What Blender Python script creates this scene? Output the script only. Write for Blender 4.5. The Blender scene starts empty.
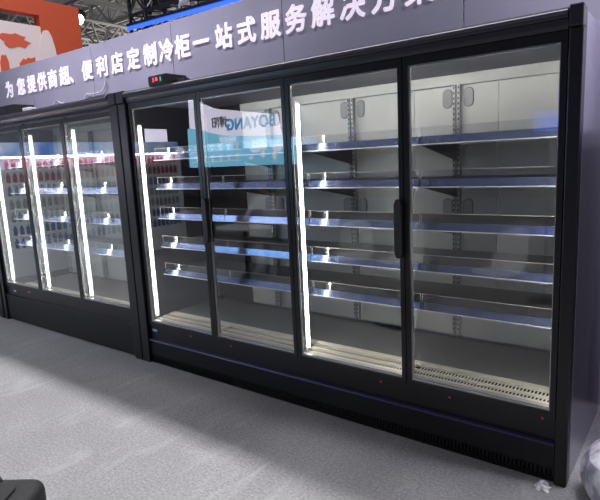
import bpy, bmesh, math, random
from mathutils import Vector, Matrix
random.seed(7)
S = bpy.context.scene
COL = S.collection
PI = math.pi

# ------------------------------------------------------------ materials
def mat(name, col, rough=.5, metal=0., spec=.5, coat=0., emit=None, estr=0.):
    m = bpy.data.materials.new(name); m.use_nodes = True
    b = m.node_tree.nodes['Principled BSDF']
    b.inputs['Base Color'].default_value = (*col, 1)
    b.inputs['Roughness'].default_value = rough
    b.inputs['Metallic'].default_value = metal
    b.inputs['Specular IOR Level'].default_value = spec
    b.inputs['Coat Weight'].default_value = coat
    if emit:
        b.inputs['Emission Color'].default_value = (*emit, 1)
        b.inputs['Emission Strength'].default_value = estr
    return m

def noisy(m, c1, c2, scale=5, detail=6, lo=.35, hi=.65, bump=0., bscale=80, rough=None, stretch=None):
    nt = m.node_tree; N = nt.nodes; L = nt.links; b = N['Principled BSDF']
    tc = N.new('ShaderNodeTexCoord'); mp = N.new('ShaderNodeMapping')
    L.new(tc.outputs['Object'], mp.inputs[0])
    if stretch: mp.inputs['Scale'].default_value = stretch
    n = N.new('ShaderNodeTexNoise'); n.inputs['Scale'].default_value = scale; n.inputs['Detail'].default_value = detail
    L.new(mp.outputs[0], n.inputs['Vector'])
    r = N.new('ShaderNodeValToRGB')
    r.color_ramp.elements[0].position = lo; r.color_ramp.elements[0].color = (*c1, 1)
    r.color_ramp.elements[1].position = hi; r.color_ramp.elements[1].color = (*c2, 1)
    L.new(n.outputs['Fac'], r.inputs[0]); L.new(r.outputs[0], b.inputs['Base Color'])
    if rough:
        mr = N.new('ShaderNodeMapRange'); mr.inputs[3].default_value = rough[0]; mr.inputs[4].default_value = rough[1]
        L.new(n.outputs['Fac'], mr.inputs[0]); L.new(mr.outputs[0], b.inputs['Roughness'])
    if bump:
        n2 = N.new('ShaderNodeTexNoise'); n2.inputs['Scale'].default_value = bscale; n2.inputs['Detail'].default_value = 4
        L.new(mp.outputs[0], n2.inputs['Vector'])
        bp = N.new('ShaderNodeBump'); bp.inputs['Strength'].default_value = bump; bp.inputs['Distance'].default_value = .01
        L.new(n2.outputs['Fac'], bp.inputs['Height']); L.new(bp.outputs[0], b.inputs['Normal'])
    return m

def glass(name, ior, tint, gain=1.0, grough=0.0, haze=0.0):
    m = bpy.data.materials.new(name); m.use_nodes = True
    nt = m.node_tree; N = nt.nodes; L = nt.links
    for n in list(N): N.remove(n)
    out = N.new('ShaderNodeOutputMaterial'); mix = N.new('ShaderNodeMixShader')
    tr = N.new('ShaderNodeBsdfTransparent'); tr.inputs[0].default_value = (*tint, 1)
    gl = N.new('ShaderNodeBsdfGlossy'); gl.inputs['Roughness'].default_value = grough
    gl.inputs[0].default_value = (1, 1, 1, 1)
    fr = N.new('ShaderNodeFresnel'); fr.inputs['IOR'].default_value = ior
    geo = N.new('ShaderNodeNewGeometry')
    inv = N.new('ShaderNodeMath'); inv.operation = 'SUBTRACT'; inv.inputs[0].default_value = gain
    mg = N.new('ShaderNodeMath'); mg.operation = 'MULTIPLY'; mg.inputs[1].default_value = gain
    L.new(geo.outputs['Backfacing'], mg.inputs[0]); L.new(mg.outputs[0], inv.inputs[1])
    mu = N.new('ShaderNodeMath'); mu.operation = 'MULTIPLY'; mu.use_clamp = True
    L.new(fr.outputs[0], mu.inputs[0]); L.new(inv.outputs[0], mu.inputs[1])
    L.new(mu.outputs[0], mix.inputs[0]); L.new(tr.outputs[0], mix.inputs[1]); L.new(gl.outputs[0], mix.inputs[2])
    if haze:
        df = N.new('ShaderNodeBsdfTranslucent'); df.inputs[0].default_value = (.85, .9, .9, 1)
        d2 = N.new('ShaderNodeBsdfDiffuse'); d2.inputs[0].default_value = (.85, .9, .9, 1)
        m1 = N.new('ShaderNodeMixShader'); m1.inputs[0].default_value = .5; L.new(df.outputs[0], m1.inputs[1]); L.new(d2.outputs[0], m1.inputs[2])
        m2 = N.new('ShaderNodeMixShader'); m2.inputs[0].default_value = haze; L.new(mix.outputs[0], m2.inputs[1]); L.new(m1.outputs[0], m2.inputs[2])
        L.new(m2.outputs[0], out.inputs[0]); return m
    L.new(mix.outputs[0], out.inputs[0])
    return m

M = {}
M['black'] = mat('black_powder_coat', (.007, .007, .009), .38, 0, .35)
M['black2'] = mat('black_satin_frame', (.009, .009, .012), .3, 0, .4)
M['header'] = mat('dark_header_coat', (.022, .021, .030), .33, .1, .5)
M['bright_edge'] = mat('polished_edge', (.085, .08, .10), .42, .6)
M['post'] = mat('post_coat', (.010, .010, .014), .35, 0, .4)
M['side'] = mat('brushed_dark_side_panel', (.42, .40, .52), .27, .9)
M['kick_glint'] = mat('kick_edge', (.05, .045, .11), .35, .3)  # purple of the glint along the edge put into the base colour
M['slot'] = mat('vent_dark', (.002, .002, .003), .9)
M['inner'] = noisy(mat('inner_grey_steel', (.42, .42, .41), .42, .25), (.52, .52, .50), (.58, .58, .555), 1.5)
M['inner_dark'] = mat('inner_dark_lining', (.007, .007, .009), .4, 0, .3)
M['deck'] = mat('inner_deck_grey', (.17, .17, .17), .4, .2)
M['ceil'] = mat('inner_ceiling', (.14, .14, .19), .5)
M['ivory'] = mat('ivory_air_grille', (.78, .74, .62), .45)
M['slotgrey'] = mat('grille_recess', (.01, .01, .01), .9)
M['shelf'] = mat('shelf_grey_metal', (.20, .20, .20), .4, .3)
M['bracket'] = mat('dark_shelf_bracket', (.035, .035, .038), .45)
M['strip'] = mat('blue_grey_price_strip', (.20, .24, .42), .18, .75)
M['stripedge'] = mat('strip_white_lip', (.75, .75, .8), .3)
M['upright'] = mat('upright_steel', (.36, .36, .37), .35, .6)
M['pad'] = mat('pressed_pad_grey', (.33, .33, .33), .5, .3)
M['spacer'] = mat('glass_edge_seal', (.50, .50, .50), .25, .6)
M['glass'] = glass('door_glass', 1.5, (.96, .97, .97), 1.7)
M['glass_hazy'] = glass('hazy_door_glass', 1.5, (.95, .97, .96), 2.0, 0, .07)  # pale diffuse haze mixed over the clear pane
M['acrylic'] = glass('clear_acrylic', 1.5, (.93, .93, .94), 1.6, .08)
M['acrylic_edge'] = mat('acrylic_edge', (.55, .53, .50), .25)
M['led'] = mat('led_tube_white', (.9, .9, .85), .4, emit=(1.0, .97, .90), estr=42)
M['ledchan'] = mat('led_channel', (.5, .5, .5), .4, .4)
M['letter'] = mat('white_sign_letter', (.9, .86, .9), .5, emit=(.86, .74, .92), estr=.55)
M['plastic_black'] = mat('black_plastic', (.015, .015, .018), .35)
M['red_led'] = mat('red_digit', (.4, 0, 0), .4, emit=(1, .05, .08), estr=3)
M['green_led'] = mat('green_digit', (0, .3, .1), .4, emit=(.05, .8, .45), estr=1.0)
M['sticker'] = mat('blue_white_sticker', (.45, .5, .8), .4)
M['red_sticker'] = mat('red_sticker', (.6, .12, .12), .4)
M['white_plastic'] = mat('white_plastic', (.75, .74, .74), .4)
M['cable'] = mat('white_cable', (.75, .7, .78), .4)

# ------------------------------------------------------------ mesh builder
class MB:
    def __init__(s): s.bm = bmesh.new()
    def box(s, x0, x1, y0, y1, z0, z1):
        v = [s.bm.verts.new(p) for p in ((x0,y0,z0),(x1,y0,z0),(x1,y1,z0),(x0,y1,z0),(x0,y0,z1),(x1,y0,z1),(x1,y1,z1),(x0,y1,z1))]
        for f in ((0,3,2,1),(4,5,6,7),(0,1,5,4),(1,2,6,5),(2,3,7,6),(3,0,4,7)): s.bm.faces.new([v[i] for i in f])
        return s
    def prismx(s, prof, x0, x1):          # prof: (y,z) list
        a = [s.bm.verts.new((x0, y, z)) for y, z in prof]; b = [s.bm.verts.new((x1, y, z)) for y, z in prof]
        n = len(prof)
        s.bm.faces.new(a); s.bm.faces.new(b[::-1])
        for i in range(n): s.bm.faces.new([a[i], b[i], b[(i+1) % n], a[(i+1) % n]])
        return s
    def prismz(s, prof, z0, z1):          # prof: (x,y)
        a = [s.bm.verts.new((x, y, z0)) for x, y in prof]; b = [s.bm.verts.new((x, y, z1)) for x, y in prof]
        n = len(prof)
        s.bm.faces.new(a); s.bm.faces.new(b[::-1])
        for i in range(n): s.bm.faces.new([a[i], b[i], b[(i+1) % n], a[(i+1) % n]])
        return s
    def prismy(s, prof, y0, y1):          # prof: (x,z)
        a = [s.bm.verts.new((x, y0, z)) for x, z in prof]; b = [s.bm.verts.new((x, y1, z)) for x, z in prof]
        n = len(prof)
        s.bm.faces.new(a); s.bm.faces.new(b[::-1])
        for i in range(n): s.bm.faces.new([a[i], b[i], b[(i+1) % n], a[(i+1) % n]])
        return s
    def tube(s, pts, r, seg=8, cap=True):
        pts = [Vector(p) for p in pts]; rings = []
        for i, p in enumerate(pts):
            d = (pts[min(i+1, len(pts)-1)] - pts[max(i-1, 0)]).normalized()
            u = d.cross(Vector((0, 0, 1)))
            if u.length < .05: u = d.cross(Vector((1, 0, 0)))
            u.normalize(); w = d.cross(u)
            rr = r[i] if isinstance(r, (list, tuple)) else r
            rings.append([s.bm.verts.new(p + rr*(math.cos(t)*u + math.sin(t)*w)) for t in [2*PI*k/seg for k in range(seg)]])
        for a, b in zip(rings, rings[1:]):
            for k in range(seg): s.bm.faces.new([a[k], a[(k+1) % seg], b[(k+1) % seg], b[k]])
        if cap: s.bm.faces.new(rings[0][::-1]); s.bm.faces.new(rings[-1])
        return s
    def build(s, name, m, parent=None, bevel=0, smooth=False, seg=2):
        bmesh.ops.recalc_face_normals(s.bm, faces=s.bm.faces)
        me = bpy.data.meshes.new(name); s.bm.to_mesh(me); s.bm.free()
        me.materials.append(m if not isinstance(m, str) else M[m])
        o = bpy.data.objects.new(name, me); COL.objects.link(o)
        if parent: o.parent = parent
        if smooth:
            for p in me.polygons: p.use_smooth = True
        if bevel:
            b = o.modifiers.new('bevel', 'BEVEL'); b.width = bevel; b.segments = seg; b.limit_method = 'ANGLE'
        return o

def box(name, m, parent, x0, x1, y0, y1, z0, z1, bevel=0):
    x0, x1 = min(x0, x1), max(x0, x1)
    return MB().box(x0, x1, y0, y1, z0, z1).build(name, m, parent, bevel)
def tag(o, label=None, cat=None, group=None, kind=None):
    if label: o['label'] = label
    if cat: o['category'] = cat
    if group: o['group'] = group
    if kind: o['kind'] = kind
    return o
def empty(name, loc=(0,0,0), label=None, cat=None, group=None, kind=None):
    o = bpy.data.objects.new(name, None); COL.objects.link(o); o.location = loc; o.empty_display_size = .1
    return tag(o, label, cat, group, kind)
def copy_tree(o, parent=None, keep=True):
    c = o.copy(); COL.objects.link(c)
    if parent: c.parent = parent
    for ch in list(o.children): copy_tree(ch, c)
    return c
def text_mesh(name, txt, size, m, parent, loc, rot=(PI/2, 0, 0), extrude=.01, bold=0., sx=1.0, align='CENTER', sh=0):
    cu = bpy.data.curves.new('t', 'FONT'); cu.body = txt; cu.size = size; cu.extrude = extrude; cu.offset = 0
    cu.align_x = align; cu.align_y = 'CENTER' if align == 'CENTER' else 'BOTTOM_BASELINE'; cu.resolution_u = 3; cu.shear = sh
    t = bpy.data.objects.new('t', cu); COL.objects.link(t)
    dg = bpy.context.evaluated_depsgraph_get(); dg.update()
    me = bpy.data.meshes.new_from_object(t.evaluated_get(dg))
    bpy.data.objects.remove(t); bpy.data.curves.remove(cu)
    if bold:
        bm = bmesh.new(); bm.from_mesh(me); src = me.copy()
        for k in range(8):
            src2 = src.copy(); src2.transform(Matrix.Translation((bold*math.cos(k*PI/4), bold*math.sin(k*PI/4), -.0003*(k+1)))); bm.from_mesh(src2); bpy.data.meshes.remove(src2)
        bm.to_mesh(me); bm.free(); bpy.data.meshes.remove(src)
    me.materials.clear(); me.materials.append(m if not isinstance(m, str) else M[m])
    o = bpy.data.objects.new(name, me); COL.objects.link(o)
    o.location = loc; o.rotation_euler = rot; o.scale = (sx, 1, 1)
    if parent: o.parent = parent
    return o

# ------------------------------------------------------------ hall floor, roof
fl = noisy(mat('grey_exhibition_floor', (.3, .3, .3), .55), (.25, .247, .253), (.31, .306, .31), 1.6, 9, .35, .68, .25, 160, (.45, .62))
# pale scuff streaks and fine carpet grain mixed into the floor colour
def floor_detail():
    nt = fl.node_tree; N = nt.nodes; L = nt.links; b = N['Principled BSDF']
    src = b.inputs['Base Color'].links[0].from_socket
    tc = N.new('ShaderNodeTexCoord')
    g = N.new('ShaderNodeTexNoise'); g.inputs['Scale'].default_value = 70; g.inputs['Detail'].default_value = 3
    L.new(tc.outputs['Object'], g.inputs['Vector'])
    mr = N.new('ShaderNodeMapRange'); mr.inputs[1].default_value = .3; mr.inputs[2].default_value = .7
    mr.inputs[3].default_value = .70; mr.inputs[4].default_value = 1.30
    L.new(g.outputs['Fac'], mr.inputs[0])
    mx = N.new('ShaderNodeMix'); mx.data_type = 'RGBA'; mx.blend_type = 'MULTIPLY'; mx.inputs[0].default_value = 1
    L.new(src, mx.inputs[6]); L.new(mr.outputs[0], mx.inputs[7])
    mp = N.new('ShaderNodeMapping'); mp.inputs['Scale'].default_value = (2.2, .55, 1); mp.inputs['Rotation'].default_value = (0, 0, .25)
    L.new(tc.outputs['Object'], mp.inputs[0])
    w = N.new('ShaderNodeTexNoise'); w.inputs['Scale'].default_value = 3.2; w.inputs['Detail'].default_value = 8; w.inputs['Distortion'].default_value = 1.2
    L.new(mp.outputs[0], w.inputs['Vector'])
    r = N.new('ShaderNodeMapRange'); r.inputs[1].default_value = .56; r.inputs[2].default_value = .72; r.inputs[3].default_value = 0; r.inputs[4].default_value = .34
    L.new(w.outputs['Fac'], r.inputs[0])
    m2 = N.new('ShaderNodeMix'); m2.data_type = 'RGBA'; L.new(r.outputs[0], m2.inputs[0])
    L.new(mx.outputs[2], m2.inputs[6]); m2.inputs[7].default_value = (.46, .45, .46, 1)
    L.new(m2.outputs[2], b.inputs['Base Color'])
floor_detail()
tag(box('floor', fl, None, -30, 14, -16, 40, -.1, 0), kind='structure')
roofm = noisy(mat('hall_roof_sheet', (.1, .1, .1), .8), (.09, .09, .095), (.20, .20, .20), 1.2, 5)
tag(box('ceiling', roofm, None, -60, 20, -16, 60, 13.0, 13.2), kind='structure')
farm = noisy(mat('far_hall_wall', (.2, .2, .2), .8), (.10, .10, .105), (.20, .19, .19), .6, 6)
tag(box('wall_far', farm, None, -60, 20, 44, 44.3, 0, 13), kind='structure')
tag(box('wall_left', farm, None, -60.3, -60, -16, 44, 0, 13), kind='structure')

# steel lattice roof girders, each its own thing
gir = mat('galvanised_girder', (.34, .33, .32), .55, .3)
def girder(p0, p1, h, n, label, r=.09):
    p0 = Vector(p0); p1 = Vector(p1); d = (p1 - p0)/n; side = d.normalized().cross(Vector((0, 0, 1)))*h*.45; up = Vector((0, 0, h))
    root = empty('roof_girder', p0, label, 'girder', 'lattice girders under the hall roof')
    a = MB(); b = MB(); c = MB(); O = p0
    for sgn in (-1, 1): a.tube([p0 + up + side*sgn - O, p1 + up + side*sgn - O], r, 6)
    b.tube([p0 - O, p1 - O], r*1.2, 6)
    for i in range(n):
        q = p0 + d*i - O
        for sgn in (-1, 1):
            c.tube([q + up + side*sgn, q + d*.5], r*.6, 5); c.tube([q + d*.5, q + d + up + side*sgn], r*.6, 5)
        c.tube([q + up + side, q + up - side], r*.5, 5); c.tube([q + up + side, q + d + up - side], r*.45, 5)
    a.build('top_chord', gir, root); b.build('bottom_chord', gir, root); c.build('lattice', gir, root)
girder((-44, 14, 8.6), (-4, 14, 8.6), 1.3, 26, 'grey lattice girder crossing nearest above the orange fascia')
girder((-44, 20, 9.3), (-4, 20, 9.3), 1.3, 26, 'grey lattice girder second back under the hall roof')
girder((-48, 27, 9.8), (-6, 27, 9.8), 1.4, 26, 'grey lattice girder farthest back under the hall roof')
girder((-20.5, 8, 7.3), (-20.5, 40, 7.3), 1.2, 20, 'grey lattice girder running away from view over the orange fascia')
girder((-29, 6, 8.6), (-29, 40, 8.6), 1.2, 20, 'grey lattice girder running away from view at the far left')
girder((-14.5, 9, 7.6), (-14.5, 40, 7.6), 1.1, 22, 'grey lattice girder running away just left of the black truss frame')
# bright hall lamp
fx = empty('hall_floodlight', (-19.4, 12, 8.3), 'small bright round floodlight beside the orange fascia corner', 'lamp')
fm = mat('floodlight_lens', (1, 1, 1), .4, emit=(1, .98, 1), estr=18)
MB().tube([(0, 0, .25), (.1, -.25, .0)], [.22, .3], 14).build('lamp_housing', 'plastic_black', fx)
MB().tube([(.105, -.26, -.005), (.12, -.30, -.02)], [.27, .27], 16).build('lens', fm, fx)
MB().tube([(0, 0, .25), (0, 0, 4.71)], .03, 6).build('bracket', gir, fx)

# ------------------------------------------------------------ orange booth fascia at far left
orm = mat('orange_fascia_panel', (.50, .075, .03), .5)
whm = mat('white_fascia_print', (.72, .62, .62), .5)
of = empty('booth_fascia', (-9, 4, 3), 'orange booth fascia with white printed blobs, rising behind the grey sign wall', 'booth sign')
MB().prismx([(-1.4, 2.15), (1.33, 2.54), (1.33, -.6), (-1.4, -.6)][::-1], -.25, 0) if False else None
MB().box(-.25, 0, .30, 1.33, -3, 2.55).build('orange_panel', orm, of)
MB().box(-.25, 0, -3, .30, 2.2, 2.55).build('orange_beam', orm, of)
MB().box(-.25, 0, -3, .30, -3, 1.95).build('white_panel', whm, of)
def blob(cx, cz, rx, rz, n=18, j=.25, seed=1):
    rd = random.Random(seed); return [(cx + rx*(1 + rd.uniform(-j, j))*math.cos(2*PI*k/n), cz + rz*(1 + rd.uniform(-j, j))*math.sin(2*PI*k/n)) for k in range(n)]
for i, (cy, cz, ry, rz) in enumerate(((-.35, 1.55, .30, .16), (-.62, .95, .10, .28), (-.05, .95, .22, .30), (-.42, .55, .25, .12))):
    MB().prismx(blob(cy, cz, ry, rz, seed=i+2), .0, .012).build('orange_print', mat('orange_print%d' % i, (.62, .10, .05), .5), of)
MB().prismx(blob(.42, 1.35, .20, .55, 20, .08, 9), 0, .012).build('white_print', whm, of)
wc = MB().tube([(-8.9, 4.6, 3.95), (-8.6, 5.0, 4.25), (-8.2, 5.6, 4.45), (-7.2, 6.6, 4.62), (-6.2, 7.6, 4.85)], .035, 8).build('hanging_tube', 'cable', None, smooth=True)
tag(wc, 'thin white bent tube crossing in front of the orange fascia', 'tube')

# ------------------------------------------------------------ black booth truss with blue light bar, behind the sign wall
bt = empty('booth_truss', (-3.2, 2.5, 0), 'black box truss frame standing behind the grey sign wall', 'truss')
btm = mat('black_truss_paint', (.012, .012, .02), .4)
for (x, y) in ((0, 0), (.35, 0), (0, .35), (.35, .35)):
    MB().tube([(x, y, 0), (x, y, 5.6)], .028, 8).build('upright_tube', btm, bt)
b = MB()
for k in range(14):
    z = .2 + k*.4
    b.tube([(0, 0, z), (.35, 0, z + .4)], .014, 6); b.tube([(0, .35, z), (0, 0, z + .4)], .014, 6); b.tube([(.35, 0, z), (.35, .35, z + .4)], .014, 6)
b.build('column_lattice', btm, bt)
for (y, z) in ((0, 3.78), (.35, 3.78), (0, 4.15), (.35, 4.15)):
    MB().tube([(0, y, z), (7, y, z)], .028, 8).build('beam_tube', btm, bt)
b = MB()
for k in range(20):
    x = k*.35
    b.tube([(x, 0, 3.78), (x+.175, 0, 4.15)], .013, 6); b.tube([(x+.175, 0, 4.15), (x+.35, 0, 3.78)], .013, 6)
    b.tube([(x, .35, 3.78), (x+.175, .35, 4.15)], .013, 6); b.tube([(x, 0, 3.78), (x+.35, .35, 3.78)], .013, 6); b.tube([(x, 0, 4.15), (x, .35, 4.15)], .013, 6)
b.build('beam_lattice', btm, bt)
pw = MB().box(.36, 6.9, .15, .20, 3.80, 5.6); pw.build('dark_cloth', mat('dark_backdrop_cloth', (.018, .016, .03), .8), bt)
blu = mat('blue_light_bar', (.02, .05, .6), .4, emit=(.015, .06, 1.0), estr=3.5)
lb = empty('blue_light_bar', (.05, -.08, 3.575)); lb.parent = bt; lb['label'] = 'glowing blue light bar'
lb.rotation_euler = (0, .022, 0)
box('light_tube', blu, lb, 0, 6.5, -.03, .02, -.01, .033, .008)
box('bar_housing', 'plastic_black', lb, 0, 6.5, -.04, .05, .035, .07)
# white cloth sail hanging in front of the truss
def sail():
    b = MB(); g = []
    for i in range(9):
        u = i/8; row = []
        for j in range(5):
            v = j/4
            row.append(b.bm.verts.new((-1.93 + .12*v + u*.42, 2.3 + .05*math.sin(u*4 + v), 3.60 + (.02 + .35*u)*1 + v*(.30 + .1*u) - .25*math.sin(PI*u)*(1-v)*.4)))
        g.append(row)
    for i in range(8):
        for j in range(4): b.bm.faces.new([g[i][j], g[i+1][j], g[i+1][j+1], g[i][j+1]])
    o = b.build('cloth_shade', mat('white_cloth', (.62, .62, .68), .7), None, smooth=True)
    s = o.modifiers.new('thick', 'SOLIDIFY'); s.thickness = .012
    for p in ((-1.80, 2.31, 3.9), (-1.42, 2.33, 4.3)): MB().tube([p, (p[0], p[1], 13.0)], .006, 6).build('cord', 'cable', o)
    tag(o, 'pale curved cloth shade hanging in front of the blue light bar', 'cloth')
sail()

# ------------------------------------------------------------ grey sign wall with Chinese lettering
swm = noisy(mat('grey_sign_wall', (.25, .24, .29), .5), (.30, .285, .35), (.38, .365, .44), .8, 5, .3, .7)
sw = empty('sign_wall', (0, 1.0, 0), 'tall grey panelled sign wall behind the glass-door refrigerators', 'wall')
xs = [-6.5, -4.75, -3.366, -1.985, -.604, .777, 2.288, 3.8, 5.3]
for a, c in zip(xs, xs[1:]):
    box('wall_board', swm, sw, a + .003, c - .003, .012, .10, 0, 2.99, .002)
chars = "为您提供商超、便利店定制冷柜一站式服务解决方案"
px = [-3.945, -3.62, -3.34, -3.08, -2.825, -2.55, -2.335, -2.065, -1.77, -1.49, -1.205, -.925, -.675, -.435, -.18, .115, .389, .66, .924, 1.187, 1.452, 1.72, 1.985]
ls = empty('sign_lettering', (0, 1.0, 2.715), 'row of raised white Chinese characters across the grey sign wall', 'lettering')
for ch, x in zip(chars, px):
    w = 1.0
    text_mesh('character', ch, .222, 'letter', ls, (x, -.006, 0), extrude=.002, bold=.007, sx=w)

pb = empty('reflector_board', (3.75, .98, 2.35), 'white poster board added unseen to brighten the side of the four-door refrigerator', 'reflector')  # unseen board, added so the side panel mirrors something bright at the top
box('board', mat('white_board', (.85, .83, .9), .5), pb, -.42, .5, -.012, .012, -.65, .45, .004)
box('board_frame', 'header', pb, -.43, .51, .0, .018, -.66, .46)
dr = MB()
for k in range(26): dr.prismz([(3.26+k*.045, .985), (3.2825+k*.045, .955), (3.305+k*.045, .985), (3.305+k*.045, .995), (3.26+k*.045, .995)], .02, 1.62)
tag(dr.build('added_drape', mat('black_drape', (.006, .006, .008), .9), None), 'pleated black drape added unseen to darken the lower side of the four-door refrigerator', 'drape')  # unseen drape, added so the lower side panel mirrors black
# white cables stuck on the wall
def cable(pts, label, r=.008):
    cs = []
    P = [Vector(p) for p in pts]
    for i in range(len(P)-1):
        p0 = P[max(i-1, 0)]; p1 = P[i]; p2 = P[i+1]; p3 = P[min(i+2, len(P)-1)]
        for k in range(6):
            t = k/6; cs.append(.5*((2*p1) + (p2-p0)*t + (2*p0-5*p1+4*p2-p3)*t*t + (-p0+3*p1-3*p2+p3)*t**3))
    cs.append(P[-1])
    o = MB().tube(cs, r, 8).build('wall_cable', 'cable', None, smooth=True)
    tag(o, label, 'cable', None)
cable([(-2.17, .985, 2.195), (-2.17, .985, 2.40), (-2.12, .985, 2.475), (-2.02, .985, 2.46), (-1.93, .985, 2.465), (-1.80, .985, 2.475), (-1.74, .985, 2.53), (-1.73, .985, 2.585)], 'white cable climbing the sign wall in a stepped curve above the three-door refrigerator')
cable([(-2.84, .985, 2.195), (-2.84, .985, 2.42), (-2.76, .985, 2.46), (-2.68, .985, 2.43), (-2.62, .985, 2.41), (-2.60, .985, 2.195)], 'small white cable loop low on the sign wall, left of the stepped cable')

# ------------------------------------------------------------ refrigerators
def rrect(cx, cz, w, h, r, n=5):
    pts = []
    for (sx, sz, a0) in ((1, -1, -PI/2), (1, 1, 0), (-1, 1, PI/2), (-1, -1, PI)):
        for k in range(n+1):
            a = a0 + PI/2*k/n; pts.append((cx + sx*(w/2-r) + r*math.cos(a), cz + sz*(h/2-r) + r*math.sin(a)))
    return pts

def fridge(x_off, nd, label, kick, zgb, zgt, doortop, postL, postR, levels, stripH, leds, handles, kindA, group=None, glassm='glass'):
    """doors start at x=0 local; W=.78 each"""
    W = .78; L = nd*W
    root = empty('display_refrigerator', (x_off, 0, 0), label, 'refrigerator', group)
    xl, xr = -postL, L + postR
    # side panels
    for (a, c, s) in ((xl, -.005, 'l'), (L+.005, xr, 'r')):
        b = MB()
        if s == 'r': b.prismz([(a, .05), (c, .05), (c, .90), (a, .90)], .0, 2.19)
        else: b.prismz([(a, .05), (c-.015, .05), (c-.015, .90), (a, .90)], .0, 2.19)
        b.build('side_panel', 'side', root, .008)
        b = MB(); b.box(a, c, -.022, .05, .0, 2.115); b.build('corner_post', 'post', root, .006)
        b = MB(); b.box(a-.0, c+.0, -.034, .06, 2.115, 2.205)
        b.build('post_cap', 'header', root, .006)
    # inner linings
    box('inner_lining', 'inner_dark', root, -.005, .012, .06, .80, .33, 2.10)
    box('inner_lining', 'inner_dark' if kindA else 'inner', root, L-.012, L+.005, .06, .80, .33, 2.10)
    # header
    MB().prismx([(-.03, 2.155), (-.034, 2.165), (-.034, 2.185), (-.026, 2.196), (.0, 2.196), (.10, 2.196), (.10, 2.112), (-.006, 2.112), (-.012, 2.13), (-.016, 2.152)], 0, L).build('header', 'header', root)
    MB().prismx([(-.036, 2.168), (-.041, 2.174), (-.041, 2.182), (-.034, 2.188), (-.03, 2.18)], 0, L).build('header_trim', 'bright_edge', root)
    box('top_panel', 'black', root, xl+.01, xr-.01, .10, .90, 2.13, 2.19)
    # base
    box('lower_rail', 'black2', root, 0, L, .012, .09, kick-.01, zgb-.03)
    if kindA:
        box('base_panel', 'black', root, 0, L, -.002, .05, .075, kick-.012)
        g = MB()
        g.box(0, L, .0, .03, .068, .078); g.box(0, L, .0, .03, .022, .030); g.box(0, L, .0, .03, .0, .008)
        for k in range(int(L/.02)):
            x = .01 + k*.02
            g.box(x, x+.011, .0, .012, .008, .072)
        g.box(0, .95, .0, .012, .008, .072)
        g.build('vent_grille', 'black', root)
        box('vent_back', 'slot', root, .02, L-.02, .03, .045, .0, .07)
        MB().prismx([(-.014, kick-.012), (-.018, kick-.005), (-.014, kick+.002), (.02, kick+.004), (.02, kick-.012)], .0, L).build('kick_edge', 'kick_glint', root)
    else:
        box('base_panel', 'black', root, 0, L, -.004, .05, .03, kick-.008, .003)
        box('kick_edge', 'black2', root, 0, L, -.014, .05, kick-.008, kick+.002, .002)
        box('foot_plate', 'black', root, 0, L, .02, .06, 0, .03)
    # interior: back, ceiling, deck
    bk = MB()
    nb = nd
    edges = [k*W for k in range(nb+1)]
    for a, c in zip(edges, edges[1:]):
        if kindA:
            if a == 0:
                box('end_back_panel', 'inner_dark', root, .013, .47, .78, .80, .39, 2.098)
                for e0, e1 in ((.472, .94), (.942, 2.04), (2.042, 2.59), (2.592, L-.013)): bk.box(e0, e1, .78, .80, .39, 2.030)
            continue
        bk.box(a+.012+.001, (a+c)/2+.16, .78, .80, .39, 2.030); bk.box((a+c)/2+.162, c-.013 if c > L-.1 else c+.011, .78, .80, .39, 2.030)
    bk.build('back_panel', 'inner', root, .001)
    box('upper_duct', 'inner', root, .472 if kindA else .012, L-.012, .765, .80, 2.034, 2.098)
    box('inner_ceiling', 'ceil', root, .012, L-.012, .09, .80, 2.098, 2.11)
    box('inner_deck', 'deck', root, .012, L-.012, .262, .78, .34, .372)
    # air return grille : ivory comb
    for k in range(nd):
        a = k*W + (.014 if k == 0 else .002); c = (k+1)*W - (.014 if k == nd-1 else .002)
        g = MB()
        g.box(a, c, .212, .262, .36, .376); g.box(a, c, .140, .152, .357, .372); g.box(a, c, .075, .092, .352, .368)
        n = int((c-a)/.0185)
        for i in range(n):
            x = a + .006 + i*.0185
            g.box(x, x+.0068, .15, .214, .369, .3715); g.box(x, x+.0068, .09, .142, .365, .3675)
        g.build('air_grille', 'ivory', root)
        cl = MB().box(a + .735*1, a + .755, .10, .20, .374, .388).build('grille_clip', 'ivory', root, .004)
    box('grille_recess', 'slotgrey', root, .014, L-.014, .07, .262, .340, .356)
    box('sill', 'inner', root, .012, L-.012, .045, .075, .33, .366)
    # uprights and pads
    for k in range(0, nd+1):
        x = k*W + (.03 if k == 0 else (-.03 if k == nd else 0))
        u = MB(); u.box(x-.023, x-.006, .745, .779, .40, 2.03); u.box(x+.006, x+.023, .745, .779, .40, 2.03); u.box(x-.006, x+.006, .765, .779, .40, 2.03)
        up = u.build('upright', 'upright', root)
        for x1 in (x-.018, x+.011):
            s = MB()
            for i in range(50): s.box(x1, x1+.007, .7435, .7452, .44 + i*.032, .454 + i*.032)
            s.build('slot_row', 'slot', up)
        if kindA and 0 < k < nd:
            for z in (1.955, 1.262):
                for sx in (-1, 1):
                    pd = MB().prismy(rrect(x + sx*.068, z, .058, .112, .027), .774, .7795).build('air_pad', 'pad', root)
                    MB().prismy(rrect(x + sx*.068, z, .050, .104, .024), .7725, .774).build('pad_face', 'upright' if 0 else 'pad', pd)
                    MB().prismy(rrect(x + sx*.068, z, .064, .118, .030), .777, .7797).build('pad_rim', 'slot', pd)
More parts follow.
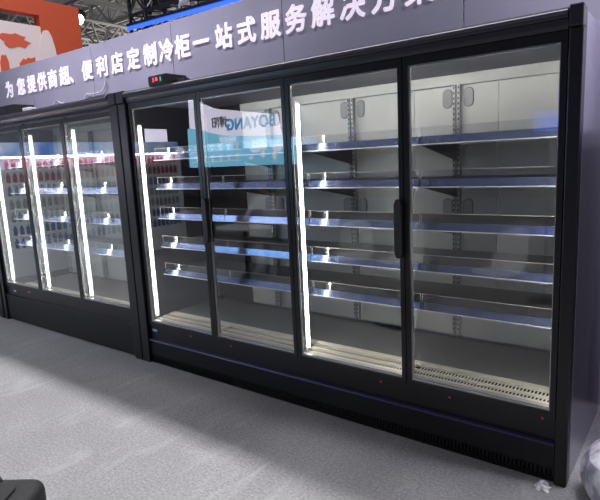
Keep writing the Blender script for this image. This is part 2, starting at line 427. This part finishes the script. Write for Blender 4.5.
    # shelves
    for z in levels:
        for k in range(nd):
            a = k*W + (.016 if k == 0 else .003); c = (k+1)*W - (.016 if k == nd-1 else .003)
            b = MB(); b.box(a, c, .215, .745, z-.030, z-.012)
            b.box(a, c, .205, .215, z-.05, z-.005)
            sh = b.build('shelf', 'shelf', root)
            for bx in (a, c-.0035):
                MB().prismx([(.216, z-.031), (.216, z-.046), (.744, z-.145), (.744, z-.031)], bx, bx+.0035).build('bracket', 'bracket', sh)
            MB().prismx([(.188, z-stripH+.004), (.196, z), (.204, z), (.204, z-stripH+.004)], a, c).build('price_strip', 'strip', sh)
            MB().box(a, c, .185, .204, z-stripH-.001, z-stripH+.004).build('strip_lip', 'stripedge', sh)
            r = MB().box(a+.004, c-.004, .206, .209, z, z+.048); r.build('clear_riser', 'acrylic', sh)
            e = MB().box(a+.004, c-.004, .2055, .2095, z+.048, z+.0505); e.box(a+.002, a+.005, .2055, .2095, z, z+.05); e.box(c-.005, c-.002, .2055, .2095, z, z+.05)
            e.build('riser_edge', 'acrylic_edge', sh)
    # LED tubes
    for (x, z0, z1) in leds:
        s_ = -1 if z1 > 1.955 and kindA else 1
        ch = box('led_channel', 'ledchan', root, x-.016*s_, x-.006*s_, .058, .10, z0-.02, z1+.02)
        MB().tube([(x+.004, .074, z0), (x+.004, .074, z1)], .0048, 10).build('led_tube', 'led', ch)
    if kindA:
        ch = box('ceiling_led_channel', 'ledchan', root, .1, L-.1, .050, .085, 2.0915, 2.098)
        MB().tube([(.12, .068, 2.085), (L-.12, .068, 2.085)], .006, 8).build('led_tube', 'led_top', ch)
    # inner mullions
    for k in range(0, nd+1):
        x = k*W + (.008 if k == 0 else (-.008 if k == nd else 0))
        box('mullion', 'black2', root, x-.017, x+.017, .034, .055, .33, 2.09)
    # doors
    for k in range(nd):
        a = k*W+.0025; c = (k+1)*W-.0025
        fw = .026; zb = zgb-.032
        b = MB()
        b.box(a, a+fw, .0, .03, zb, doortop); b.box(c-fw, c, .0, .03, zb, doortop)
        b.box(a+fw, c-fw, .0, .03, zb, zgb); b.box(a+fw, c-fw, .0, .03, zgt, doortop)
        d = b.build('door', 'black2', root)
        box('glass_pane', glassm, d, a+fw-.001, c-fw+.001, .004, .008, zgb-.001, zgt+.001)
        s = MB(); t = .010
        i0 = a+fw; i1 = c-fw
        s.box(i0, i0+t, .012, .024, zgb, zgt); s.box(i1-t*.6, i1, .012, .024, zgb, zgt)
        s.box(i0+t, i1-t*.6, .012, .024, zgb, zgb+t*1.3); s.box(i0+t, i1-t*.6, .012, .024, zgt-t*.7, zgt)
        s.build('glass_seal', 'spacer', d)
        if k in handles:
            sgn = handles[k]
            hx = a+.022 if sgn < 0 else c-.022
            h = MB().prismy([(hx-.012, 1.065), (hx+.014, 1.065), (hx+.025, 1.095), (hx+.025, 1.355), (hx+.014, 1.385), (hx-.012, 1.385), (hx-.023, 1.355), (hx-.023, 1.095)], -.034, .0)
            h.build('handle', 'plastic_black', d, .004)
    return root

M['led_top'] = mat('led_top_white', (.9, .9, .85), .4, emit=(1.0, .98, .94), estr=56)
big = fridge(0, 4, 'wide black four-door glass display refrigerator, empty shelves lit inside', .205, .36, 2.066, 2.11, .10, .06,
             (1.714, 1.48, 1.237, .998, .766), .046, ((.028, .40, 1.93), (1.60, .40, 1.95), (2.305, .40, 1.96), (3.092, .40, 1.96)), {1: -1, 2: 1}, True)
# stickers and indicator dots on the lower rail
st = MB().prismy(rrect(.057, .283, .055, .018, .003), .008, .0125).build('sticker', 'sticker', big); st['label'] = 'small blue and white sticker'
for (x, z) in ((.504, .306), (.936, .304), (2.168, .307), (2.589, .311), (3.06, .318)):
    MB().prismy(rrect(x, z-.0, .012, .012, .0058), .007, .0125).build('indicator_dot', 'red_sticker', big)
mid_args = dict(nd=3, kick=.29, zgb=.43, zgt=2.035, doortop=2.075, postL=.07, postR=.105, levels=(1.735, 1.455, 1.172, .882), stripH=.058,
                leds=((.055, .45, 1.97), (.835, .45, 1.97), (1.615, .45, 1.97)), handles={}, kindA=False, glassm='glass_hazy')
mid = fridge(-2.555, label='black three-door glass refrigerator with bright light tubes, left of the four-door one', **mid_args)
for (x, z, m) in ((-2.367, .345, 'sticker'), (-2.047, .368, 'red_sticker')):
    MB().prismy(rrect(x+2.555, z-.0, .05, .016, .003), .008, .0125).build('sticker', m, mid)
far = fridge(-2.555-2.545, label='black refrigerator cut off by the left picture edge, end post just showing', **mid_args)

# ------------------------------------------------------------ things on top
t = empty('temperature_controller', (.455, .04, 2.197), 'black temperature controller box with red and green digits on the four-door refrigerator', 'controller')
box('housing', 'plastic_black', t, -.145, .05, -.06, .14, 0, .076, .006)
box('display_face', 'plastic_black', t, -.14, .03, -.066, -.06, .010, .066, .002)
for i, (x, m) in enumerate(((-.055, 'red_led'), (-.045, 'red_led'), (-.005, 'green_led'))):
    box('display_digit', m, t, x, x+.008, -.068, -.066, .036-.004*i, .056)
text_mesh('display_digit', '5', .04, 'red_led', t, (-.08, -.067, .04), extrude=.001)
box('plug', 'plastic_black', t, .06, .18, .0, .05, 0, .035, .004)
t = empty('relay_box', (-2.12, .12, 2.2), 'dark relay box on top of the three-door refrigerator', 'box')
box('housing', 'plastic_black', t, -.18, .16, -.05, .16, 0, .105, .006)
box('terminal_cover', 'header', t, -.16, .0, -.056, -.05, .02, .08, .003)
t = empty('adapter', (-1.84, .15, 2.2), 'small white adapter beside the dark relay box', 'adapter')
box('body', 'white_plastic', t, -.06, .06, -.03, .06, 0, .06, .008)
box('plug', 'plastic_black', t, .06, .10, .0, .03, .01, .04, .003)

# ------------------------------------------------------------ floor bits
def seam(p0, p1, w, label):
    d = (Vector(p1)-Vector(p0)); n = Vector((-d.y, d.x, 0)).normalized()*w/2
    b = MB(); v = [b.bm.verts.new(Vector(p)+o+Vector((0,0,z))) for z in (0, .0015) for p, o in ((p0, n), (p1, n), (p1, -n), (p0, -n))]
    for f in ((0,1,2,3),(4,5,6,7),(0,1,5,4),(1,2,6,5),(2,3,7,6),(3,0,4,7)): b.bm.faces.new([v[i] for i in f])
    o = b.build('floor_tape', mat('clear_tape', (.42, .41, .42), .3), None); tag(o, label, 'tape')

# crumpled film sack at right edge
def lump(name, m, cx, cy, pts_r, hz, seed, amp=.18, seg=26, rings=16, parent=None):
    rd = random.Random(seed); b = MB(); g = []
    ph = [(rd.uniform(0, 6), rd.randint(2, 9), rd.uniform(2, 14), rd.uniform(.3, 1)) for _ in range(12)]
    for i in range(rings+1):
        v = i/rings; row = []
        for k in range(seg):
            a = 2*PI*k/seg
            n = sum(w*math.sin(f*a + p + q*v) for p, f, q, w in ph)/4
            r = pts_r(v)*(1 + amp*n*min(1, 4*(1-v)+.2))
            row.append(b.bm.verts.new((cx + r*math.cos(a), cy + r*math.sin(a), hz*v + (.04*n*hz if 0 < i < rings else 0))))
        g.append(row)
    for i in range(rings):
        for k in range(seg): b.bm.faces.new([g[i][k], g[i][(k+1) % seg], g[i+1][(k+1) % seg], g[i+1][k]])
    b.bm.faces.new(g[0][::-1]); b.bm.faces.new(g[-1])
    return b.build(name, m, parent)
film = noisy(mat('crumpled_film', (.62, .61, .68), .3), (.30, .29, .36), (.80, .79, .84), 14, 5, .4, .6, .9, 22)
sk = lump('film_sack', film, 3.50, -.02, lambda v: .19*(1+.35*math.sin(PI*min(v*1.15, 1)))*(1 - .5*max(0, v-.7)/.3), .34, 4, .10, 48, 26)
tag(sk, 'crumpled clear plastic film bundle on the floor at the right edge', 'plastic bag')
kn = lump('tied_top', film, 3.52, .0, lambda v: .06*(1+1.2*v*v), .14, 8, .15, 24, 8, None)
kn.location = (0, 0, .30); kn.parent = sk
# crumpled tape by cabinet foot
ct = lump('crumpled_wrapper', noisy(mat('wrapper', (.6, .58, .6), .35), (.45, .42, .45), (.85, .84, .86), 30, 3, .4, .6), 3.09, -.075, lambda v: .035*(1-.6*v), .035, 12, .35, 16, 6)
tag(ct, 'small crumpled pale wrapper on the floor by the refrigerator foot', 'wrapper')

# black luggage at bottom left
lg = empty('luggage_case', (1.245, -1.93, 0), 'black soft suitcase lying in the bottom left corner, only its top showing', 'suitcase')
lg.rotation_euler = (0, 0, .61)
lug = noisy(mat('black_nylon', (.012, .013, .016), .6), (.004, .005, .007), (.008, .008, .010), 60, 3, .4, .6, .3, 300)
b = MB().prismz(rrect(0, 0, .62, .40, .08, 6), .03, .29); b.build('shell', lug, lg, .035, True, 4)
MB().prismz(rrect(-.02, 0, .46, .27, .05, 6), .29, .302).build('top_pocket', mat('pocket_nylon', (.014, .013, .016), .7), lg, .006)
MB().tube([(-.10, -.0, .296), (-.09, 0, .325), (0, 0, .332), (.09, 0, .325), (.10, 0, .296)], .012, 8).build('carry_handle', 'plastic_black', lg, smooth=True)
MB().tube([(.03, .17, .285), (.03, .185, .298), (.08, .185, .302), (.11, .16, .285)], .008, 8).build('zip_pull', 'plastic_black', lg, smooth=True)
for x in (-.25, .25):
    for y in (-.14, .14): MB().tube([(x, y-.012, .03), (x, y+.012, .03)], .03, 14).build('wheel', 'plastic_black', lg)

# ------------------------------------------------------------ opposite side of the aisle (seen only mirrored in the glass)
bn = empty('aisle_banner', (-2.62, -4.0, 0), 'white and light blue lit exhibition banner mirrored in the four-door refrigerator glass', 'banner')
bw = mat('banner_white', (.8, .8, .85), .5, emit=(.72, .68, .85), estr=7)
bb = mat('banner_blue', (.25, .55, .7), .5, emit=(.17, .48, .70), estr=6.5)
bi = mat('banner_ink', (.1, .35, .6), .5, emit=(.04, .30, .60), estr=5)
bwh = mat('banner_print_white', (.9, .9, .9), .5, emit=(.9, .9, .95), estr=4.5)
bg = mat('banner_grey_ink', (.3, .3, .35), .5, emit=(.2, .2, .28), estr=1.5)
wb_ = [(-1.18, 2.25), (-.92, 2.21), (-.38, 2.08), (.25, 2.03), (.82, 2.01)]
MB().prismy(wb_ + [(1.19, 1.94), (1.19, 1.55), (-1.28, 1.56), (-1.26, 2.25)], -.12, 0).build('blue_board', bb, bn)
MB().prismy(wb_ + [(.76, 2.335), (-.63, 2.55), (-1.16, 2.75)], -.12, .02).build('white_panel', bw, bn)
box('post', 'plastic_black', bn, -1.15, -1.09, -.12, -.05, 0, 1.56); box('post', 'plastic_black', bn, 1.05, 1.11, -.12, -.05, 0, 1.56)
def btxt(t_, size, m, x, z, bold=0): return text_mesh('print', t_, size, m, bn, (x, .024, z), rot=(PI/2, 0, PI), extrude=.003, bold=bold)
btxt('BOYANG', .26, bi, .28, 2.235, .008); btxt('博阳', .19, bg, -.42, 2.29, .004); btxt('2024', .16, bwh, .45, 1.91, .006)
def bprint(name, polys):
    b = MB()
    for p in polys: b.prismy(p, .001, .004)
    return b.build(name, bwh, bn)
for (x, z, rx, rz, sd) in ((.82, 1.81, .12, .06, 1), (.74, 1.70, .04, .07, 2), (.53, 1.83, .07, .035, 3), (.50, 1.73, .05, .06, 4), (.34, 1.81, .13, .06, 5), (.24, 1.68, .05, .03, 6)):
    bprint('map_print', [blob(x, z, rx, rz, 14, .3, sd)])
for z in (1.90, 1.72):
    bprint('timeline_print', [[(-1.2, z-.075), (.02, z-.075), (.02, z-.065), (-1.2, z-.065)]])
    for k in range(6):
        x = -1.12 + k*.2
        bprint('timeline_print', [[(x, z), (x+.11, z), (x+.11, z+.035), (x, z+.035)], rrect(x+.055, z-.035, .045, .04, .018)])
btxt('日程安排', .10, bwh, -.25, 2.0, .002)

chm = mat('white_shell_plastic', (.8, .8, .8), .35)
def shell_chair(x, y, rz, label):
    r = empty('shell_chair', (x, y, 0), label, 'chair', 'white shell chairs across the aisle'); r.rotation_euler = (0, 0, rz)
    b = MB(); g = []
    for i in range(11):
        v = i/10; row = []
        for j in range(11):
            u = j/5 - 1; w = .22 - .05*v*v*v
            row.append(b.bm.verts.new((u*w, -.20 - .10*v + .09*abs(u)**2.2, .45 + .40*v*(1 - .12*u*u))))
        g.append(row)
    for i in range(10):
        for j in range(10): b.bm.faces.new([g[i][j], g[i][j+1], g[i+1][j+1], g[i+1][j]])
    o = b.build('backrest', chm, r, smooth=True); m = o.modifiers.new('t', 'SOLIDIFY'); m.thickness = .012
    MB().prismz(rrect(0, 0, .43, .42, .10), .435, .455).build('seat', chm, r, .008)
    for sx in (-1, 1):
        for sy in (-1, 1): MB().tube([(sx*.15, sy*.14, .435), (sx*.21, sy*.21, 0)], [.014, .010], 8).build('leg', mat('beech_leg', (.5, .34, .2), .5), r)
for x, y, rz, l in ((.92, -2.75, .2, 'white shell chair mirrored behind the handle between the two right doors'), (.30, -2.75, -.3, 'white shell chair mirrored in the third door glass'), (2.05, -2.60, .5, 'white shell chair mirrored in the rightmost door glass')):
    shell_chair(x, y, rz, l)
tb = empty('meeting_table', (-1.45, -2.75, 0), 'round white meeting table mirrored in the second door glass', 'table')
MB().tube([(0, 0, .72), (0, 0, .745)], .40, 32).build('tabletop', chm, tb)
MB().tube([(0, 0, .02), (0, 0, .72)], .03, 12).build('leg', 'plastic_black', tb); MB().tube([(0, 0, 0), (0, 0, .02)], .26, 24).build('foot', 'plastic_black', tb)
# stool and seated person leaning on the table
stl = empty('stool', (-1.45, -3.42, 0), 'low black stool under the person in the pale shirt', 'stool')
MB().tube([(0, 0, .39), (0, 0, .42)], .18, 24).build('seat', 'plastic_black', stl)
for a in range(4): MB().tube([(.11*math.cos(a*PI/2+.78), .11*math.sin(a*PI/2+.78), .39), (.18*math.cos(a*PI/2+.78), .18*math.sin(a*PI/2+.78), 0)], .012, 8).build('leg', 'plastic_black', stl)
def person():
    pts = [(0, 0, .55), (0, .03, .72), (0, .10, .90), (0, .19, 1.06), (0, .24, 1.14), (0, .29, 1.20), (0, .31, 1.285), (0, .315, 1.36)]
    rad = [.15, .13, .145, .15, .07, .052, .085, .075]
    ed = [(i, i+1) for i in range(7)]
    def chain(st, ps, rs):
        k = st
        for p, r_ in zip(ps, rs):
            pts.append(p); rad.append(r_); ed.append((k, len(pts)-1)); k = len(pts)-1
        return k
    for sg in (-1, 1):
        e = chain(3, [(sg*.17, .19, 1.06), (sg*.25, .30, .92), (sg*.27, .40, .80), (sg*.17, .52, .785), (sg*.09, .60, .78), (sg*.075, .635, .778)], [.062, .05, .043, .037, .028, .03])
        for q, (dx, L) in enumerate(((-.028, .062), (-.010, .075), (.010, .07), (.028, .055))):
            f = chain(e, [(sg*.075+dx, .665, .777), (sg*.07+dx*1.2, .665+L*.6, .774), (sg*.065+dx*1.2, .665+L, .764)], [.009, .0085, .007])
        chain(e-1, [(sg*.045, .615, .778), (sg*.025, .645, .772)], [.010, .008])
        chain(0, [(sg*.10, .05, .54), (sg*.14, .42, .53), (sg*.14, .44, .30), (sg*.14, .42, .09), (sg*.14, .52, .045)], [.10, .065, .055, .04, .035])
    me = bpy.data.meshes.new('person'); me.from_pydata(pts, ed, [])
    o = bpy.data.objects.new('person', me); COL.objects.link(o)
    sk_ = o.modifiers.new('skin', 'SKIN'); 
    for i, r_ in enumerate(rad): me.skin_vertices[0].data[i].radius = (r_, r_*.8 if i < 4 else r_)
    for d in me.skin_vertices[0].data: d.use_root = False
    me.skin_vertices[0].data[0].use_root = True
    o.modifiers.new('sub', 'SUBSURF').levels = 1
    dg = bpy.context.evaluated_depsgraph_get(); dg.update()
    nm = bpy.data.meshes.new_from_object(o.evaluated_get(dg)); bpy.data.objects.remove(o)
    o = bpy.data.objects.new('person', nm); COL.objects.link(o); nm.materials.clear()
    for m in (mat('skin_tone', (.55, .33, .24), .5), mat('pale_shirt', (.75, .75, .8), .7), mat('dark_trousers', (.03, .03, .05), .8), mat('shoe_black', (.01, .01, .01), .4)): nm.materials.append(m)
    for p in nm.polygons:
        c = p.center; p.use_smooth = True
        p.material_index = 0 if (c.z > 1.155 or (c.y > .50 and c.z > .7)) else 3 if c.z < .075 else 2 if c.z < .64 else 1
    o.location = (-1.45, -3.46, .0)
    tag(o, 'person in a pale shirt leaning on the white table mirrored in the second door', 'person')
    b = MB(); bmesh.ops.create_uvsphere(b.bm, u_segments=20, v_segments=14, radius=.1)
    for v in list(b.bm.verts):
        if v.co.z < -.035 or (v.co.y > .055 and v.co.z < .045): b.bm.verts.remove(v)
        else: v.co = Vector((v.co.x*.95, v.co.y*1.08 + .305, v.co.z*1.05 + 1.335))
    b.build('hair', mat('black_hair', (.01, .009, .008), .6), o, smooth=True)
    for sg in (-1, 1):
        e = MB(); bmesh.ops.create_uvsphere(e.bm, u_segments=8, v_segments=6, radius=.011, matrix=Matrix.Translation((sg*.03, .392, 1.325))); e.build('eye', 'plastic_black', o, smooth=True)
        e = MB(); bmesh.ops.create_uvsphere(e.bm, u_segments=8, v_segments=6, radius=.022, matrix=Matrix.Translation((sg*.088, .31, 1.315))); e.build('ear', nm.materials[0], o, smooth=True)
    MB().tube([(0, .388, 1.335), (0, .412, 1.302), (0, .39, 1.295)], [.008, .014, .010], 8).build('nose', nm.materials[0], o, smooth=True)
    MB().tube([(-.022, .384, 1.268), (0, .392, 1.266), (.022, .384, 1.268)], [.004, .006, .004], 8).build('mouth', mat('lips', (.45, .15, .13), .5), o, smooth=True)
person()
# small blue lit sign across the aisle
bs = empty('blue_sign', (2.315, -3.3, 0), 'small blue lit stand sign mirrored in the rightmost door glass', 'sign')
box('sign_face', mat('blue_sign_face', (.05, .1, .5), .4, emit=(.04, .12, .8), estr=2.5), bs, -.15, .15, -.03, .0, 1.78, 1.98, .004)
MB().tube([(0, -.015, 0), (0, -.015, 1.78)], .015, 8).build('pole', 'plastic_black', bs); MB().tube([(0, -.015, 0), (0, -.015, .015)], .16, 20).build('base', 'plastic_black', bs)

# stocked multideck fixture running along the far side (mirrored in the left glass)
sf = empty('grocery_shelf', (-4.9, -3.0, 0), 'tall stocked bottle shelf with blue header mirrored in the three-door refrigerator glass', 'shelf unit')
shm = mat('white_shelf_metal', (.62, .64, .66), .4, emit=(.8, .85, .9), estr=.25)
box('backboard', shm, sf, -.35, -.30, -1.6, 1.9, .1, 2.1)
hd = mat('blue_header_print', (.3, .45, .8), .5, emit=(.25, .45, .95), estr=1.3)
noisy(hd, (.05, .2, .7), (.7, .8, .95), 2.2, 3)
L_ = hd.node_tree.links; L_.new(hd.node_tree.nodes['Principled BSDF'].inputs['Base Color'].links[0].from_socket, hd.node_tree.nodes['Principled BSDF'].inputs['Emission Color'])
box('blue_header', hd, sf, -.25, .02, -1.6, 1.9, 1.87, 2.08)
box('header_light', 'led', sf, -.02, .0195, -1.55, 1.85, 1.846, 1.866)
wb = box('white_sign', bw, sf, -.02, .02, -1.35, -.85, 2.08, 2.32)
levs = [.45, .655, .86, 1.065, 1.27, 1.475, 1.675]
for z in levs: box('shelf_board', shm, sf, -.30, .0, -1.6, 1.9, z-.03, z)
for y in (-1.63, 1.9): box('end_panel', shm, sf, -.35, .02, y, y+.03, 0, 1.85)
box('plinth', shm, sf, -.35, .02, -1.63, 1.93, 0, .40)
bcol = [mat('bottle_plastic_%d' % i, c, .25) for i, c in enumerate(((.10, .14, .40), (.12, .16, .45), (.35, .38, .4), (.45, .44, .42), (.20, .2, .3), (.6, .05, .06), (.65, .06, .08)))]
capm = mat('cap_red', (.7, .08, .1), .3)
protos = []
for i, m in enumerate(bcol):
    o = MB().tube([(0,0,0), (0,0,.002), (0,0,.10), (0,0,.125), (0,0,.15)], [.022, .03, .03, .014, .012], 10).build('bottle', m, None, smooth=True)
    protos.append(o)
ordr = ['lowest', 'second lowest', 'third lowest', 'middle', 'third highest', 'second highest', 'highest']
cols = ['blue', 'blue', 'grey', 'pale', 'dark', 'red', 'red']
for i, z in enumerate(levs):
    pr = protos[i]
    n = 33
    for k in range(n):
        o = pr if k == 0 else pr.copy()
        if k: COL.objects.link(o)
        o.location = (-4.95, -4.53 + k*.102, z+.0008)
        tag(o, '%s bottle in the row on the %s board of the mirrored grocery shelf' % (cols[i], ordr[i]), 'bottle', '%s bottles on the %s grocery shelf board' % (cols[i], ordr[i]))

# ------------------------------------------------------------ lights
def area(name, loc, target, sx, sy, power, col=(1, 1, 1), spread=PI):
    l = bpy.data.lights.new(name, 'AREA'); l.shape = 'RECTANGLE'; l.size = sx; l.size_y = sy; l.energy = power; l.color = col; l.spread = spread
    o = bpy.data.objects.new(name, l); COL.objects.link(o); o.location = loc
    o.rotation_euler = (Vector(target) - Vector(loc)).to_track_quat('-Z', 'Y').to_euler()
    return o
area('hall_lamp_behind', (0, 2.8, 12.0), (0, 2.0, 0), 26, .8, 2800, (.99, .97, 1))
area('hall_lamp_aisle', (-2, -6, 10), (-1, -2.0, 0), 16, 4, 230, (.97, .96, 1))
area('reflector_light', (3.8, .1, 3.6), (3.7, 1.0, 2.5), .25, .12, 45, (.85, .82, 1))  # added lamp, lights the unseen board mirrored in the side panel
area('wall_wash', (-1.6, -1.0, 5.2), (-1.6, 1.0, 2.6), 4.0, .2, 42, (.88, .83, 1), 1.2)
area('roof_fill_light', (-20, 22, 5.0), (-20, 22, 12), 24, 14, 2600, (1, .96, .93))  # added fill light, no real fitting, brightens the roof and girders

w = bpy.data.worlds.new('world'); S.world = w; w.use_nodes = True
w.node_tree.nodes['Background'].inputs[0].default_value = (.58, .58, .78, 1)
w.node_tree.nodes['Background'].inputs[1].default_value = .13

# ------------------------------------------------------------ camera
cd = bpy.data.cameras.new('camera'); cam = bpy.data.objects.new('camera', cd); COL.objects.link(cam)
cd.sensor_fit = 'HORIZONTAL'; cd.sensor_width = 36; cd.lens = 533.78/600*36; cd.clip_end = 200
R = Matrix.Rotation(.6562, 4, 'Z') @ Matrix.Rotation(1.4019, 4, 'X') @ Matrix.Rotation(-.0489, 4, 'Z')
cam.matrix_world = Matrix.Translation((3.6337, -2.6129, 1.6241)) @ R
S.camera = cam
S.view_settings.view_transform = 'Standard'; S.view_settings.look = 'None'
S.view_settings.exposure = 0.0; S.view_settings.gamma = 1.0; S.view_settings.use_curve_mapping = False
